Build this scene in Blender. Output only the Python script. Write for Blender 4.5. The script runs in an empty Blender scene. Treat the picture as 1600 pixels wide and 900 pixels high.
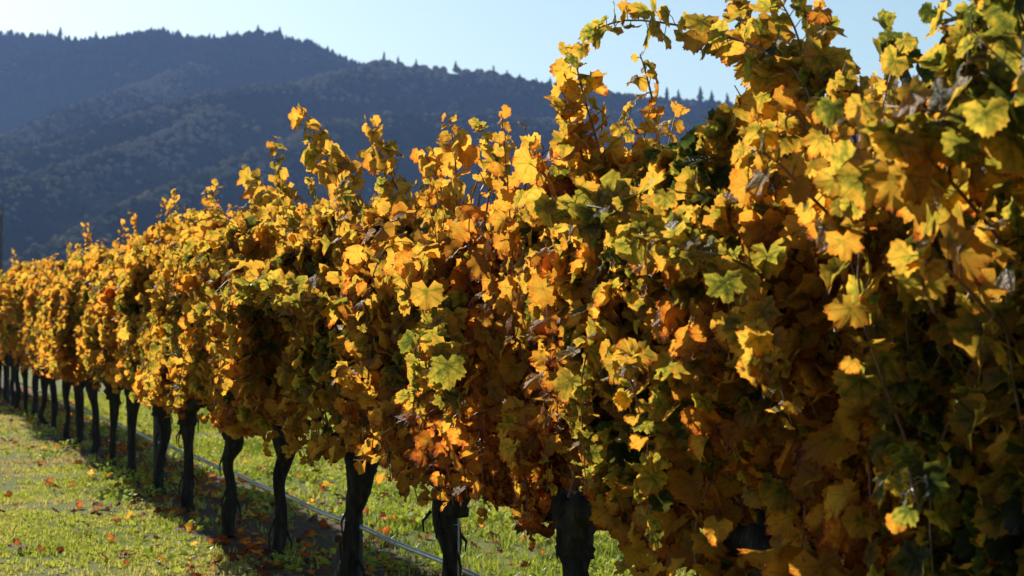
import bpy, math, random
import numpy as np
from mathutils import Vector, Matrix

random.seed(7)
RNG = np.random.default_rng(11)
R = math.radians
SC = bpy.context.scene
COL = SC.collection

# ------------------------------------------------------------------ camera, light, exposure
FPX = 2796.0                      # focal length in pixels of a 1600 px wide frame
THETA = math.atan(1020.0 / FPX)   # the row runs along +Y; the camera looks this far to its right
PITCH = math.atan(42.0 / FPX)
CAM = np.array([-2.31, 0.0, 1.50])
cam_d = bpy.data.cameras.new('camera')
cam = bpy.data.objects.new('camera', cam_d)
COL.objects.link(cam)
cam.location = CAM
cam.rotation_euler = (R(90) + PITCH, 0, -THETA)
cam_d.sensor_width = 36.0
cam_d.lens = FPX * 36.0 / 1600.0
cam_d.clip_start = 0.1
cam_d.clip_end = 20000
cam_d.dof.use_dof = True
cam_d.dof.focus_distance = 6.6
cam_d.dof.aperture_fstop = 6.3
SC.camera = cam

SUN_EL = R(28)
SUN_AZ = R(-7)                   # from +Y, negative is to the camera's side of the row
sun_dir = np.array([math.sin(SUN_AZ) * math.cos(SUN_EL), math.cos(SUN_AZ) * math.cos(SUN_EL), math.sin(SUN_EL)])
W = bpy.data.worlds.new('World')
SC.world = W
W.use_nodes = True
nt = W.node_tree
nt.nodes.clear()
wo = nt.nodes.new('ShaderNodeOutputWorld')
bg = nt.nodes.new('ShaderNodeBackground')
sky = nt.nodes.new('ShaderNodeTexSky')
sky.sky_type = 'NISHITA'
sky.sun_disc = False
sky.sun_elevation = SUN_EL
sky.sun_rotation = SUN_AZ
sky.altitude = 100
sky.air_density = 1.0
sky.dust_density = 0.6
sky.ozone_density = 0.7
bg.inputs['Strength'].default_value = 0.072
tint = nt.nodes.new('ShaderNodeMix'); tint.data_type = 'RGBA'; tint.blend_type = 'MULTIPLY'; tint.inputs['Factor'].default_value = 1
nt.links.new(sky.outputs[0], tint.inputs[6]); tint.inputs[7].default_value = (.90, 1.0, .95, 1)
nt.links.new(tint.outputs[2], bg.inputs['Color'])
nt.links.new(bg.outputs[0], wo.inputs['Surface'])

sun_l = bpy.data.lights.new('sun', 'SUN')
sun_l.energy = 5.0
sun_l.angle = R(0.5)
sun_l.color = (1.0, 0.93, 0.80)
sun = bpy.data.objects.new('sun', sun_l)
COL.objects.link(sun)
sun.rotation_euler = Vector(sun_dir).to_track_quat('Z', 'Y').to_euler()
sun.location = (0, 0, 60)

SC.view_settings.view_transform = 'Standard'
SC.view_settings.look = 'None'
SC.view_settings.exposure = 0.74
SC.view_settings.gamma = 1.0
SC.render.engine = 'CYCLES'
SC.cycles.max_bounces = 8
SC.cycles.diffuse_bounces = 5
SC.cycles.transmission_bounces = 6
SC.cycles.glossy_bounces = 2
SC.cycles.volume_bounces = 1
SC.cycles.use_denoising = True

# ------------------------------------------------------------------ measuring helpers
FWD = np.array([math.sin(THETA) * math.cos(PITCH), math.cos(THETA) * math.cos(PITCH), math.sin(PITCH)])
RGT = np.array([math.cos(THETA), -math.sin(THETA), 0.0])
UPV = np.cross(RGT, FWD)


def ray(px, py):
    return FWD + RGT * (px - 800.0) / FPX + UPV * (450.0 - py) / FPX


def at(px, py, z):
    return CAM + ray(px, py) * z


def on_row(px, py, xoff=0.0):
    d = ray(px, py)
    return CAM + d * (xoff - CAM[0]) / d[0]


def on_ground(px, py, z=0.0):
    d = ray(px, py)
    return CAM + d * (z - CAM[2]) / d[2]


def pix(P):
    d = np.asarray(P) - CAM
    z = d @ FWD
    return 800 + FPX * (d @ RGT) / z, 450 - FPX * (d @ UPV) / z, z


# value noise
_G = RNG.random((256, 256))


def vnoise(x, y):
    x = np.asarray(x, float); y = np.asarray(y, float)
    xi = np.floor(x).astype(int); yi = np.floor(y).astype(int)
    fx = x - xi; fy = y - yi
    fx = fx * fx * (3 - 2 * fx); fy = fy * fy * (3 - 2 * fy)
    a = _G[xi % 256, yi % 256]; b = _G[(xi + 1) % 256, yi % 256]
    c = _G[xi % 256, (yi + 1) % 256]; d = _G[(xi + 1) % 256, (yi + 1) % 256]
    return (a * (1 - fx) + b * fx) * (1 - fy) + (c * (1 - fx) + d * fx) * fy


def fbm(x, y, o=4):
    s = 0; a = .5; n = 0
    for k in range(o):
        s = s + a * vnoise(x * 2 ** k + 17.3 * k, y * 2 ** k + 9.1 * k); n += a; a *= .5
    return s / n


# ------------------------------------------------------------------ mesh helpers
def mesh_np(name, V, T, mat, smooth=False, uv=None, col=None, quads=False):
    """V (n,3) vertices, T (m,3 or 4) faces"""
    V = np.asarray(V, np.float32); T = np.asarray(T, np.int32)
    k = T.shape[1]
    me = bpy.data.meshes.new(name)
    me.vertices.add(len(V)); me.vertices.foreach_set('co', V.ravel())
    me.loops.add(T.size); me.loops.foreach_set('vertex_index', T.ravel())
    me.polygons.add(len(T))
    me.polygons.foreach_set('loop_start', np.arange(0, T.size, k, dtype=np.int32))
    if uv is not None:
        u = me.uv_layers.new(name='UVMap')
        u.data.foreach_set('uv', np.asarray(uv, np.float32)[T.ravel()].ravel())
    if col is not None:
        a = me.color_attributes.new('leafval', 'FLOAT_COLOR', 'POINT')
        c = np.ones((len(V), 4), np.float32); c[:, :col.shape[1]] = col
        a.data.foreach_set('color', c.ravel())
    me.update(calc_edges=True)
    me.polygons.foreach_set('use_smooth', np.full(len(T), bool(smooth)))
    if mat: me.materials.append(mat)
    return me


def link(name, me, parent=None, loc=None):
    o = bpy.data.objects.new(name, me)
    COL.objects.link(o)
    if parent: o.parent = parent
    if loc is not None: o.location = loc
    return o


def thing(name, label, cat, loc=(0, 0, 0), group=None):
    o = bpy.data.objects.new(name, None)
    COL.objects.link(o)
    o.empty_display_size = .1
    o.location = loc
    o['label'] = label; o['category'] = cat
    if group: o['group'] = group
    return o


class MB:
    def __init__(s): s.V = []; s.T = []; s.n = 0

    def add(s, V, T):
        s.V.append(np.asarray(V, float)); s.T.append(np.asarray(T, int) + s.n); s.n += len(V)

    def tube(s, P, rad, seg=6, ridge=None, cap=True):
        """a tube along points P with radii rad; ridge(i, angle)->factor"""
        P = np.asarray(P, float); n = len(P)
        rad = np.broadcast_to(np.asarray(rad, float), (n,))
        tg = np.gradient(P, axis=0); tg /= np.linalg.norm(tg, axis=1)[:, None] + 1e-9
        ref = np.array([1., 0, 0]) if abs(tg[0][0]) < .8 else np.array([0, 1., 0])
        u = np.cross(tg[0], ref); u /= np.linalg.norm(u)
        V = []
        an = np.arange(seg) * 2 * math.pi / seg
        for i in range(n):
            u = u - tg[i] * (u @ tg[i]); u /= np.linalg.norm(u) + 1e-9
            w = np.cross(tg[i], u)
            f = np.ones(seg) if ridge is None else ridge(i, an)
            V.append(P[i] + (np.cos(an)[:, None] * u + np.sin(an)[:, None] * w) * (rad[i] * f)[:, None])
        V = np.concatenate(V); T = []
        for i in range(n - 1):
            for j in range(seg):
                a = i * seg + j; b = i * seg + (j + 1) % seg
                T += [(a, b, b + seg), (a, b + seg, a + seg)]
        if cap:
            V = np.vstack([V, P[0], P[-1]]); m = n * seg
            for j in range(seg):
                T.append((m, (j + 1) % seg, j)); T.append((m + 1, (n - 1) * seg + j, (n - 1) * seg + (j + 1) % seg))
        s.add(V, T)

    def box(s, c, d):
        c = np.array(c, float); d = np.array(d, float) / 2
        V = [c + d * np.array([x, y, z]) for x in (-1, 1) for y in (-1, 1) for z in (-1, 1)]
        Q = [(0, 1, 3, 2), (4, 6, 7, 5), (0, 4, 5, 1), (2, 3, 7, 6), (0, 2, 6, 4), (1, 5, 7, 3)]
        s.add(V, [t for q in Q for t in ((q[0], q[1], q[2]), (q[0], q[2], q[3]))])

    def build(s, name, mat, parent=None, smooth=True, org=(0, 0, 0)):
        V = np.concatenate(s.V) - np.asarray(org, float)
        return link(name, mesh_np(name, V, np.concatenate(s.T), mat, smooth), parent)


# ------------------------------------------------------------------ materials
def new_mat(name):
    m = bpy.data.materials.new(name); m.use_nodes = True
    m.node_tree.nodes.clear()
    return m, m.node_tree.nodes, m.node_tree.links


def ramp(N, stops):
    r = N.new('ShaderNodeValToRGB')
    e = r.color_ramp.elements
    while len(e) < len(stops): e.new(0.5)
    for k, (p, c) in enumerate(stops):
        e[k].position = p; e[k].color = (*c, 1)
    return r


def mth(N, L, op, a, b=None, c=None, clamp=False):
    m = N.new('ShaderNodeMath'); m.operation = op; m.use_clamp = clamp
    for i, v in enumerate((a, b, c)):
        if v is None: continue
        if isinstance(v, (int, float)): m.inputs[i].default_value = v
        else: L.new(v, m.inputs[i])
    return m.outputs[0]


LEAF_STOPS = [(0.0, (.035, .075, .018)), (.22, (.10, .12, .018)), (.38, (.40, .335, .035)), (.50, (.86, .49, .055)),
              (.66, (.86, .37, .035)), (.82, (.56, .12, .018)), (.93, (.22, .06, .02)), (1.0, (.11, .055, .03))]


def leaf_material(name, source):
    m, N, L = new_mat(name)
    out = N.new('ShaderNodeOutputMaterial')
    if source == 'object':
        oi = N.new('ShaderNodeObjectInfo'); c = oi.outputs['Color']
    else:
        at_ = N.new('ShaderNodeAttribute'); at_.attribute_name = 'leafval'; c = at_.outputs['Color']
    sp = N.new('ShaderNodeSeparateColor'); L.new(c, sp.inputs[0])
    hue, rnd = sp.outputs[0], sp.outputs[1]
    uv = N.new('ShaderNodeUVMap'); uv.uv_map = 'UVMap'
    sx = N.new('ShaderNodeSeparateXYZ'); L.new(uv.outputs[0], sx.inputs[0])
    x, y = sx.outputs[0], sx.outputs[1]
    r = mth(N, L, 'SQRT', mth(N, L, 'ADD', mth(N, L, 'MULTIPLY', x, x), mth(N, L, 'MULTIPLY', y, y)))
    ang = mth(N, L, 'ABSOLUTE', mth(N, L, 'ARCTAN2', x, y))
    # main veins run to the five lobes (0, 55 and 110 degrees)
    d0 = ang
    d1 = mth(N, L, 'ABSOLUTE', mth(N, L, 'SUBTRACT', ang, R(52)))
    d2 = mth(N, L, 'ABSOLUTE', mth(N, L, 'SUBTRACT', ang, R(106)))
    dm = mth(N, L, 'MULTIPLY', mth(N, L, 'MINIMUM', mth(N, L, 'MINIMUM', d0, d1), d2), r)
    vein = mth(N, L, 'SUBTRACT', 1.0, mth(N, L, 'MULTIPLY', dm, 45.0), clamp=True)
    side = mth(N, L, 'PINGPONG', mth(N, L, 'SUBTRACT', r, mth(N, L, 'MULTIPLY', dm, .9)), .055)
    side = mth(N, L, 'MULTIPLY', mth(N, L, 'SUBTRACT', 1.0, mth(N, L, 'MULTIPLY', side, 110.0), clamp=True), .5)
    vein = mth(N, L, 'MAXIMUM', vein, side)
    green = mth(N, L, 'SUBTRACT', 1.0, mth(N, L, 'MULTIPLY', dm, 10.0), clamp=True)
    cb = N.new('ShaderNodeCombineXYZ'); L.new(x, cb.inputs[0]); L.new(y, cb.inputs[1])
    L.new(mth(N, L, 'MULTIPLY', rnd, 37.0), cb.inputs[2])
    n1 = N.new('ShaderNodeTexNoise'); n1.inputs['Scale'].default_value = 4.5; n1.inputs['Detail'].default_value = 5
    n1.inputs['Roughness'].default_value = .62
    L.new(cb.outputs[0], n1.inputs['Vector'])
    n2 = N.new('ShaderNodeTexNoise'); n2.inputs['Scale'].default_value = 15; n2.inputs['Detail'].default_value = 2
    L.new(cb.outputs[0], n2.inputs['Vector'])
    h = mth(N, L, 'ADD', hue, mth(N, L, 'MULTIPLY', mth(N, L, 'SUBTRACT', r, .42), .22))
    h = mth(N, L, 'ADD', h, mth(N, L, 'MULTIPLY', mth(N, L, 'SUBTRACT', n1.outputs[0], .5), .58))
    edge = mth(N, L, 'MULTIPLY', mth(N, L, 'SUBTRACT', mth(N, L, 'ADD', r, mth(N, L, 'MULTIPLY', n2.outputs[0], .45)), .80, clamp=True), 2.0)
    h = mth(N, L, 'ADD', h, mth(N, L, 'MULTIPLY', edge, mth(N, L, 'GREATER_THAN', hue, .36)))
    h = mth(N, L, 'SUBTRACT', h, mth(N, L, 'MULTIPLY', green, .07))
    spots = mth(N, L, 'MULTIPLY', mth(N, L, 'SUBTRACT', n2.outputs[0], .64, clamp=True), 3.2)
    h = mth(N, L, 'ADD', h, mth(N, L, 'MULTIPLY', spots, mth(N, L, 'GREATER_THAN', hue, .3)), clamp=True)
    rp = ramp(N, LEAF_STOPS); L.new(h, rp.inputs[0])
    hs = N.new('ShaderNodeHueSaturation'); L.new(rp.outputs[0], hs.inputs['Color'])
    L.new(mth(N, L, 'ADD', .74, mth(N, L, 'MULTIPLY', rnd, .36)), hs.inputs['Value'])
    mx = N.new('ShaderNodeMix'); mx.data_type = 'RGBA'; mx.blend_type = 'MULTIPLY'
    L.new(mth(N, L, 'MULTIPLY', vein, .75), mx.inputs['Factor'])
    L.new(hs.outputs[0], mx.inputs[6]); mx.inputs[7].default_value = (.62, .5, .35, 1)
    colr = mx.outputs[2]
    dk = N.new('ShaderNodeMix'); dk.data_type = 'RGBA'; dk.blend_type = 'MULTIPLY'; dk.inputs['Factor'].default_value = 1
    L.new(colr, dk.inputs[6]); dk.inputs[7].default_value = (.40, .36, .42, 1)
    dif = N.new('ShaderNodeBsdfDiffuse'); L.new(dk.outputs[2], dif.inputs['Color'])
    tr = N.new('ShaderNodeBsdfTranslucent'); L.new(colr, tr.inputs['Color'])
    bp = N.new('ShaderNodeBump'); bp.inputs['Strength'].default_value = .6; bp.inputs['Distance'].default_value = .012
    L.new(mth(N, L, 'SUBTRACT', n1.outputs[0], mth(N, L, 'MULTIPLY', vein, .35)), bp.inputs['Height'])
    L.new(bp.outputs[0], dif.inputs['Normal'])
    ms = N.new('ShaderNodeMixShader'); ms.inputs[0].default_value = .67
    L.new(dif.outputs[0], ms.inputs[1]); L.new(tr.outputs[0], ms.inputs[2])
    gl = N.new('ShaderNodeBsdfGlossy'); gl.inputs['Roughness'].default_value = .40
    L.new(bp.outputs[0], gl.inputs['Normal'])
    fr = N.new('ShaderNodeFresnel'); fr.inputs['IOR'].default_value = 1.38
    L.new(bp.outputs[0], fr.inputs['Normal'])
    m2 = N.new('ShaderNodeMixShader')
    L.new(mth(N, L, 'MINIMUM', mth(N, L, 'MULTIPLY', fr.outputs[0], .25), .026), m2.inputs[0])
    L.new(ms.outputs[0], m2.inputs[1]); L.new(gl.outputs[0], m2.inputs[2])
    L.new(m2.outputs[0], out.inputs['Surface'])
    return m


M_LEAF_O = leaf_material('vine_leaf', 'object')
M_LEAF_A = leaf_material('vine_leaf_massed', 'attribute')


def principled(name, build):
    m, N, L = new_mat(name)
    out = N.new('ShaderNodeOutputMaterial'); p = N.new('ShaderNodeBsdfPrincipled')
    L.new(p.outputs[0], out.inputs['Surface'])
    build(N, L, p)
    return m


def noise(N, L, scale, detail=4, rough=.55, vec=None, stretch=None, coord='Object'):
    tc = N.new('ShaderNodeTexCoord'); v = tc.outputs[coord]
    if stretch:
        mp = N.new('ShaderNodeMapping'); mp.inputs['Scale'].default_value = stretch
        L.new(v, mp.inputs[0]); v = mp.outputs[0]
    n = N.new('ShaderNodeTexNoise'); n.inputs['Scale'].default_value = scale
    n.inputs['Detail'].default_value = detail; n.inputs['Roughness'].default_value = rough
    L.new(v, n.inputs['Vector'])
    return n.outputs[0]


def bark(N, L, p):
    n = noise(N, L, 40, 6, .65, stretch=(1, 1, .13))
    r = ramp(N, [(.3, (.014, .012, .011)), (.55, (.035, .029, .025)), (.78, (.09, .075, .065))])
    L.new(n, r.inputs[0]); L.new(r.outputs[0], p.inputs['Base Color'])
    p.inputs['Roughness'].default_value = .95; p.inputs['Specular IOR Level'].default_value = .15
    b = N.new('ShaderNodeBump'); b.inputs['Strength'].default_value = .9; b.inputs['Distance'].default_value = .012
    L.new(n, b.inputs['Height']); L.new(b.outputs[0], p.inputs['Normal'])


M_BARK = principled('vine_bark', bark)


def canem(N, L, p):
    n = noise(N, L, 30, 3)
    r = ramp(N, [(.3, (.10, .045, .022)), (.7, (.26, .12, .05))])
    L.new(n, r.inputs[0]); L.new(r.outputs[0], p.inputs['Base Color'])
    p.inputs['Roughness'].default_value = .55


M_CANE = principled('cane_wood', canem)


def hosem(N, L, p):
    n = noise(N, L, 14, 4)
    r = ramp(N, [(.35, (.30, .298, .295)), (.7, (.5, .495, .49))])  # black hose coloured grey: its pale sheen is put into the base colour
    L.new(n, r.inputs[0]); L.new(r.outputs[0], p.inputs['Base Color'])
    p.inputs['Roughness'].default_value = .28


M_HOSE = principled('sheen_grey_polythene', hosem)


def steelm(N, L, p):
    n = noise(N, L, 25, 4)
    r = ramp(N, [(.3, (.22, .19, .16)), (.7, (.40, .38, .36))])
    L.new(n, r.inputs[0]); L.new(r.outputs[0], p.inputs['Base Color'])
    p.inputs['Metallic'].default_value = .8; p.inputs['Roughness'].default_value = .45


M_STEEL = principled('galvanised_steel', steelm)


def postm(N, L, p):
    n = noise(N, L, 30, 5, .6, stretch=(1, 1, .1))
    r = ramp(N, [(.3, (.04, .032, .026)), (.7, (.12, .10, .085))])
    L.new(n, r.inputs[0]); L.new(r.outputs[0], p.inputs['Base Color'])
    p.inputs['Roughness'].default_value = .9


M_POST = principled('weathered_wood', postm)


def groundm(N, L, p):
    n = noise(N, L, .9, 6, .6)
    n2 = noise(N, L, 30, 4, .7)
    r = ramp(N, [(.3, (.12, .125, .03)), (.5, (.15, .17, .035)), (.62, (.20, .20, .055)), (.75, (.20, .16, .075))])
    a = mth(N, L, 'ADD', mth(N, L, 'MULTIPLY', n, .6), mth(N, L, 'MULTIPLY', n2, .4))
    L.new(a, r.inputs[0])
    # bare soil under the vines, widened so its colour also carries the row's shade
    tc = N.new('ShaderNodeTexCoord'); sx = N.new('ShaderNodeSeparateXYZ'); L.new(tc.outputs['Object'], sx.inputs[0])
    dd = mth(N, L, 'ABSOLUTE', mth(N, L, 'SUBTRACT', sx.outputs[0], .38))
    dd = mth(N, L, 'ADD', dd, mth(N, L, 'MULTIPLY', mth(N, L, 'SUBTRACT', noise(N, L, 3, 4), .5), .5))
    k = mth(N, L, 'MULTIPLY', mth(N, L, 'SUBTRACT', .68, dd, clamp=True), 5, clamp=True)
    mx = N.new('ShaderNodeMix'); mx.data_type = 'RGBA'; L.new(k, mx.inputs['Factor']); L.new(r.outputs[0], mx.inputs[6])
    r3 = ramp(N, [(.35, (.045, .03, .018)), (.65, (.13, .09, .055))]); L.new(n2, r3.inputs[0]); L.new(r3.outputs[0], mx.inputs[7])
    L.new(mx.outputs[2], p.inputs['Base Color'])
    p.inputs['Roughness'].default_value = 1; p.inputs['Specular IOR Level'].default_value = .1
    b = N.new('ShaderNodeBump'); b.inputs['Strength'].default_value = .6; b.inputs['Distance'].default_value = .03
    L.new(n2, b.inputs['Height']); L.new(b.outputs[0], p.inputs['Normal'])


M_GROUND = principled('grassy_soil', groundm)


def grass_material():
    m, N, L = new_mat('grass_blade')
    out = N.new('ShaderNodeOutputMaterial')
    a = N.new('ShaderNodeAttribute'); a.attribute_name = 'leafval'
    sp = N.new('ShaderNodeSeparateColor'); L.new(a.outputs['Color'], sp.inputs[0])
    r = ramp(N, [(0, (.10, .15, .014)), (.35, (.30, .36, .03)), (.65, (.50, .50, .07)), (.85, (.58, .49, .14)), (1, (.46, .33, .15))])
    L.new(sp.outputs[0], r.inputs[0])
    d = N.new('ShaderNodeBsdfDiffuse'); t = N.new('ShaderNodeBsdfTranslucent')
    L.new(r.outputs[0], d.inputs[0]); L.new(r.outputs[0], t.inputs[0])
    ms = N.new('ShaderNodeMixShader'); ms.inputs[0].default_value = .5
    L.new(d.outputs[0], ms.inputs[1]); L.new(t.outputs[0], ms.inputs[2])
    g = N.new('ShaderNodeBsdfGlossy'); g.inputs['Roughness'].default_value = .4
    m2 = N.new('ShaderNodeMixShader'); m2.inputs[0].default_value = .03
    L.new(ms.outputs[0], m2.inputs[1]); L.new(g.outputs[0], m2.inputs[2])
    L.new(m2.outputs[0], out.inputs['Surface'])
    return m


M_GRASS = grass_material()


def forest_mat():
    m, N, L = new_mat('hill_forest')
    out = N.new('ShaderNodeOutputMaterial')
    a = N.new('ShaderNodeAttribute'); a.attribute_name = 'leafval'
    sp = N.new('ShaderNodeSeparateColor'); L.new(a.outputs['Color'], sp.inputs[0])
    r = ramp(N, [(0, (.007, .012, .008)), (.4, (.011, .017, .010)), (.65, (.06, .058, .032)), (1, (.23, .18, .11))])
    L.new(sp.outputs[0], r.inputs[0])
    d = N.new('ShaderNodeBsdfDiffuse'); L.new(r.outputs[0], d.inputs[0])
    L.new(d.outputs[0], out.inputs['Surface'])
    return m


M_FOREST = forest_mat()


def hillm(N, L, p):
    n = noise(N, L, .02, 6, .6)
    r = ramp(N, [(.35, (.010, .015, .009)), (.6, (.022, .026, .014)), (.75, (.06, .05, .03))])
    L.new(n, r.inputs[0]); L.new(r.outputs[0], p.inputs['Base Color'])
    p.inputs['Roughness'].default_value = 1; p.inputs['Specular IOR Level'].default_value = 0


M_HILL = principled('scrub_hillside', hillm)

# ------------------------------------------------------------------ ground: one sheet, finer near the camera
def axis_pts(lo, hi, fine_lo, fine_hi, step):
    a = list(np.arange(fine_lo, fine_hi + 1e-6, step))
    g = step
    while a[-1] < hi: g *= 1.6; a.append(min(a[-1] + g, hi))
    g = step
    while a[0] > lo: g *= 1.6; a.insert(0, max(a[0] - g, lo))
    return np.array(a)


def ground_h(x, y):
    fade = np.clip(1 - np.abs(y - 20) / 80, 0, 1)
    berm = .035 * np.exp(-(np.asarray(x) / .4) ** 2)
    return ((fbm(x * .8 + 40, y * .8 + 40, 3) - .5) * .07 + berm) * fade


gx = axis_pts(-4000, 4000, -6, 12, .25)
gy = axis_pts(-4000, 4000, -1, 50, .25)
GX, GY = np.meshgrid(gx, gy)
GZ = ground_h(GX, GY)
V = np.stack([GX.ravel(), GY.ravel(), GZ.ravel()], 1)
nx = len(gx); ny = len(gy)
I = (np.arange(ny - 1)[:, None] * nx + np.arange(nx - 1)[None, :]).ravel()
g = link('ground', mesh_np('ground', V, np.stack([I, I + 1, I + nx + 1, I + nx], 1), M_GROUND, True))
g['kind'] = 'structure'

# ------------------------------------------------------------------ hills
RIDGES = [
    # far skyline
    (.52, [(-700, 60, 2800), (-300, 60, 2600), (0, 52, 2500), (60, 57, 2500), (130, 63, 2450), (200, 59, 2450), (255, 48, 2400),
           (300, 58, 2400), (350, 60, 2400), (405, 52, 2350), (440, 58, 2300), (500, 80, 2300), (560, 105, 2250), (700, 160, 2200)]),
    # right skyline and its long arm down to the left
    (.55, [(1900, 300, 1700), (1600, 250, 1800), (1400, 215, 1900), (1200, 180, 2000), (1130, 163, 2000), (1040, 158, 2000),
           (960, 149, 2000), (870, 138, 1950), (820, 128, 1950), (760, 117, 1900), (700, 112, 1900), (640, 106, 1900), (600, 97, 1900),
           (520, 119, 1780), (450, 133, 1700), (400, 138, 1650), (300, 150, 1600), (250, 168, 1520), (190, 188, 1450),
           (100, 220, 1350), (0, 245, 1280), (-200, 310, 1150)]),
    (.6, [(300, 100, 2150), (220, 135, 1950), (140, 160, 1780), (40, 200, 1600), (-60, 235, 1480), (-300, 300, 1300)]),
    (.6, [(330, 165, 1550), (270, 205, 1380), (180, 232, 1260), (80, 262, 1150), (0, 285, 1080), (-150, 330, 980)]),
    (.6, [(1040, 170, 1850), (820, 195, 1600), (700, 185, 1560), (620, 190, 1520)]),
    # the near spur
    (.62, [(870, 190, 1480), (760, 175, 1480), (690, 180, 1470), (560, 182, 1440), (500, 196, 1390), (440, 222, 1300),
           (380, 244, 1200), (300, 274, 1100), (250, 297, 1040), (190, 325, 980), (130, 354, 910), (60, 393, 830), (0, 424, 760), (-120, 465, 650)]),
    (.62, [(870, 190, 1480), (1000, 215, 1420), (1200, 260, 1300), (1600, 340, 1150), (2200, 400, 1000)]),
]


def hill_height(X, Y, crest=False):
    X = np.asarray(X, float); Y = np.asarray(Y, float)
    wx = (fbm(X / 170 + 5, Y / 170 + 9, 3) - .5) * 130
    wy = (fbm(X / 170 + 55, Y / 170 + 29, 3) - .5) * 130
    best = np.full(X.shape, -200.0)
    near = np.full(X.shape, 1e9)
    for slope, pts in RIDGES:
        P = [at(*p) for p in pts]
        for a, b in zip(P[:-1], P[1:]):
            d = b[:2] - a[:2]; L2 = d @ d
            # warp only away from the crest, so the skyline stays where it was measured
            t0 = np.clip(((X - a[0]) * d[0] + (Y - a[1]) * d[1]) / L2, 0, 1)
            r0 = np.hypot(X - a[0] - t0 * d[0], Y - a[1] - t0 * d[1])
            k = np.clip(r0 / 260, 0, 1)
            xx = X + wx * k; yy = Y + wy * k
            t = np.clip(((xx - a[0]) * d[0] + (yy - a[1]) * d[1]) / L2, 0, 1)
            r = np.hypot(xx - a[0] - t * d[0], yy - a[1] - t * d[1])
            h = a[2] + (b[2] - a[2]) * t - slope * r
            near = np.where(h > best, r, near)
            best = np.maximum(best, h)
    rid = 1 - np.abs(2 * fbm(X / 120 + 3, Y / 120 + 7, 4) - 1) * 2.2
    best = best + np.clip(near / 110, 0, 1) * (rid - .3) * 38 + (fbm(X / 34, Y / 34, 3) - .5) * 6
    out = np.maximum(best, -3 - 0 * X)
    return (out, near) if crest else out


uu = np.linspace(-1500, 1900, 300)
vv = np.linspace(600, 3300, 250)
UU, VV = np.meshgrid(uu, vv)
fx2 = FWD[:2] / np.linalg.norm(FWD[:2]); rx2 = RGT[:2]
HX = CAM[0] + UU * rx2[0] + VV * fx2[0]; HY = CAM[1] + UU * rx2[1] + VV * fx2[1]
HZ = hill_height(HX, HY)
V = np.stack([HX.ravel(), HY.ravel(), HZ.ravel()], 1)
nx = len(uu); ny = len(vv)
I = (np.arange(ny - 1)[:, None] * nx + np.arange(nx - 1)[None, :]).ravel()
F = np.stack([I, I + 1, I + nx + 1, I + nx], 1)
keep = V[F][:, :, 2].max(1) > -2.5
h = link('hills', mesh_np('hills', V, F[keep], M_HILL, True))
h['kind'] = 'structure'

# the wood on the hills: a few thousand crowns that read as one mass
def crown_round(seed):
    r = np.random.default_rng(seed)
    V = [(0, 0, 1.0)]
    for z, rad in ((.75, .30), (.4, .42), (.12, .30)):
        for k in range(5):
            a = k * 2 * math.pi / 5 + r.uniform(0, .8)
            q = rad * r.uniform(.75, 1.25)
            V.append((q * math.cos(a), q * math.sin(a), z + r.uniform(-.08, .08)))
    V.append((0, 0, -.1)); T = []
    for k in range(5): T.append((0, 1 + k, 1 + (k + 1) % 5))
    for ring in range(2):
        for k in range(5):
            a = 1 + ring * 5 + k; b = 1 + ring * 5 + (k + 1) % 5
            T += [(a, a + 5, b + 5), (a, b + 5, b)]
    for k in range(5): T.append((16, 11 + (k + 1) % 5, 11 + k))
    return np.array(V), np.array(T)


def crown_conifer(seed, tiers=3):
    r = np.random.default_rng(seed)
    V = []; T = []
    for t in range(tiers):
        b = len(V); z0 = .08 + t * .84 / tiers; top = min(1.0, z0 + 1.5 / tiers)
        rad = .26 * (1 - t / (tiers + .5))
        V.append((0, 0, top))
        for k in range(6):
            a = k * math.pi / 3 + r.uniform(0, .6); q = rad * r.uniform(.7, 1.3)
            V.append((q * math.cos(a), q * math.sin(a), z0 + r.uniform(-.05, .05)))
        for k in range(6): T.append((b, b + 1 + k, b + 1 + (k + 1) % 6))
    return np.array(V), np.array(T)


n_try = 120000
u = RNG.uniform(-1050, 700, n_try); v = RNG.uniform(650, 2650, n_try)
TX = CAM[0] + u * rx2[0] + v * fx2[0]; TY = CAM[1] + u * rx2[1] + v * fx2[1]
TZ, TN = hill_height(TX, TY, True)
px_, py_, _ = pix(np.stack([TX, TY, TZ + 14], 1))
ok = (TZ > 1) & (px_ > -90) & (px_ < 1500)
# drop what stands well behind nearer ground
order = np.argsort(v)
BIN = np.floor((px_ + 100) / 8).astype(int)
hor = {}
vis = np.zeros(n_try, bool)
elev = (TZ - CAM[2]) / v
for i in order:
    if not ok[i]: continue
    b = BIN[i]; e = hor.get(b, -1)
    if elev[i] + 30 / v[i] > e: vis[i] = True
    if elev[i] > e: hor[b] = elev[i]
idx = np.where(vis)[0]
print('kept', len(idx)); idx = RNG.permutation(idx)[:24000]
allV = []; allT = []; allC = []; n = 0
tmpl = [crown_round(1), crown_round(2), crown_conifer(3), crown_conifer(4)]
patch = fbm(TX / 90 + 70, TY / 90 + 30, 4) * .72 + .40 * np.exp(-(TN / 32) ** 2) * (v < 2150) * (.35 + 1.1 * fbm(TX / 60, TY / 60, 3)) + .02  # paler crest woods, with sunlight on the spurs put into the crown colour
fine = RNG.random(n_try)
kindv = np.where(patch + (fine - .5) * .25 > .52, 0, 2) + (RNG.random(n_try) < .5)
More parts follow.
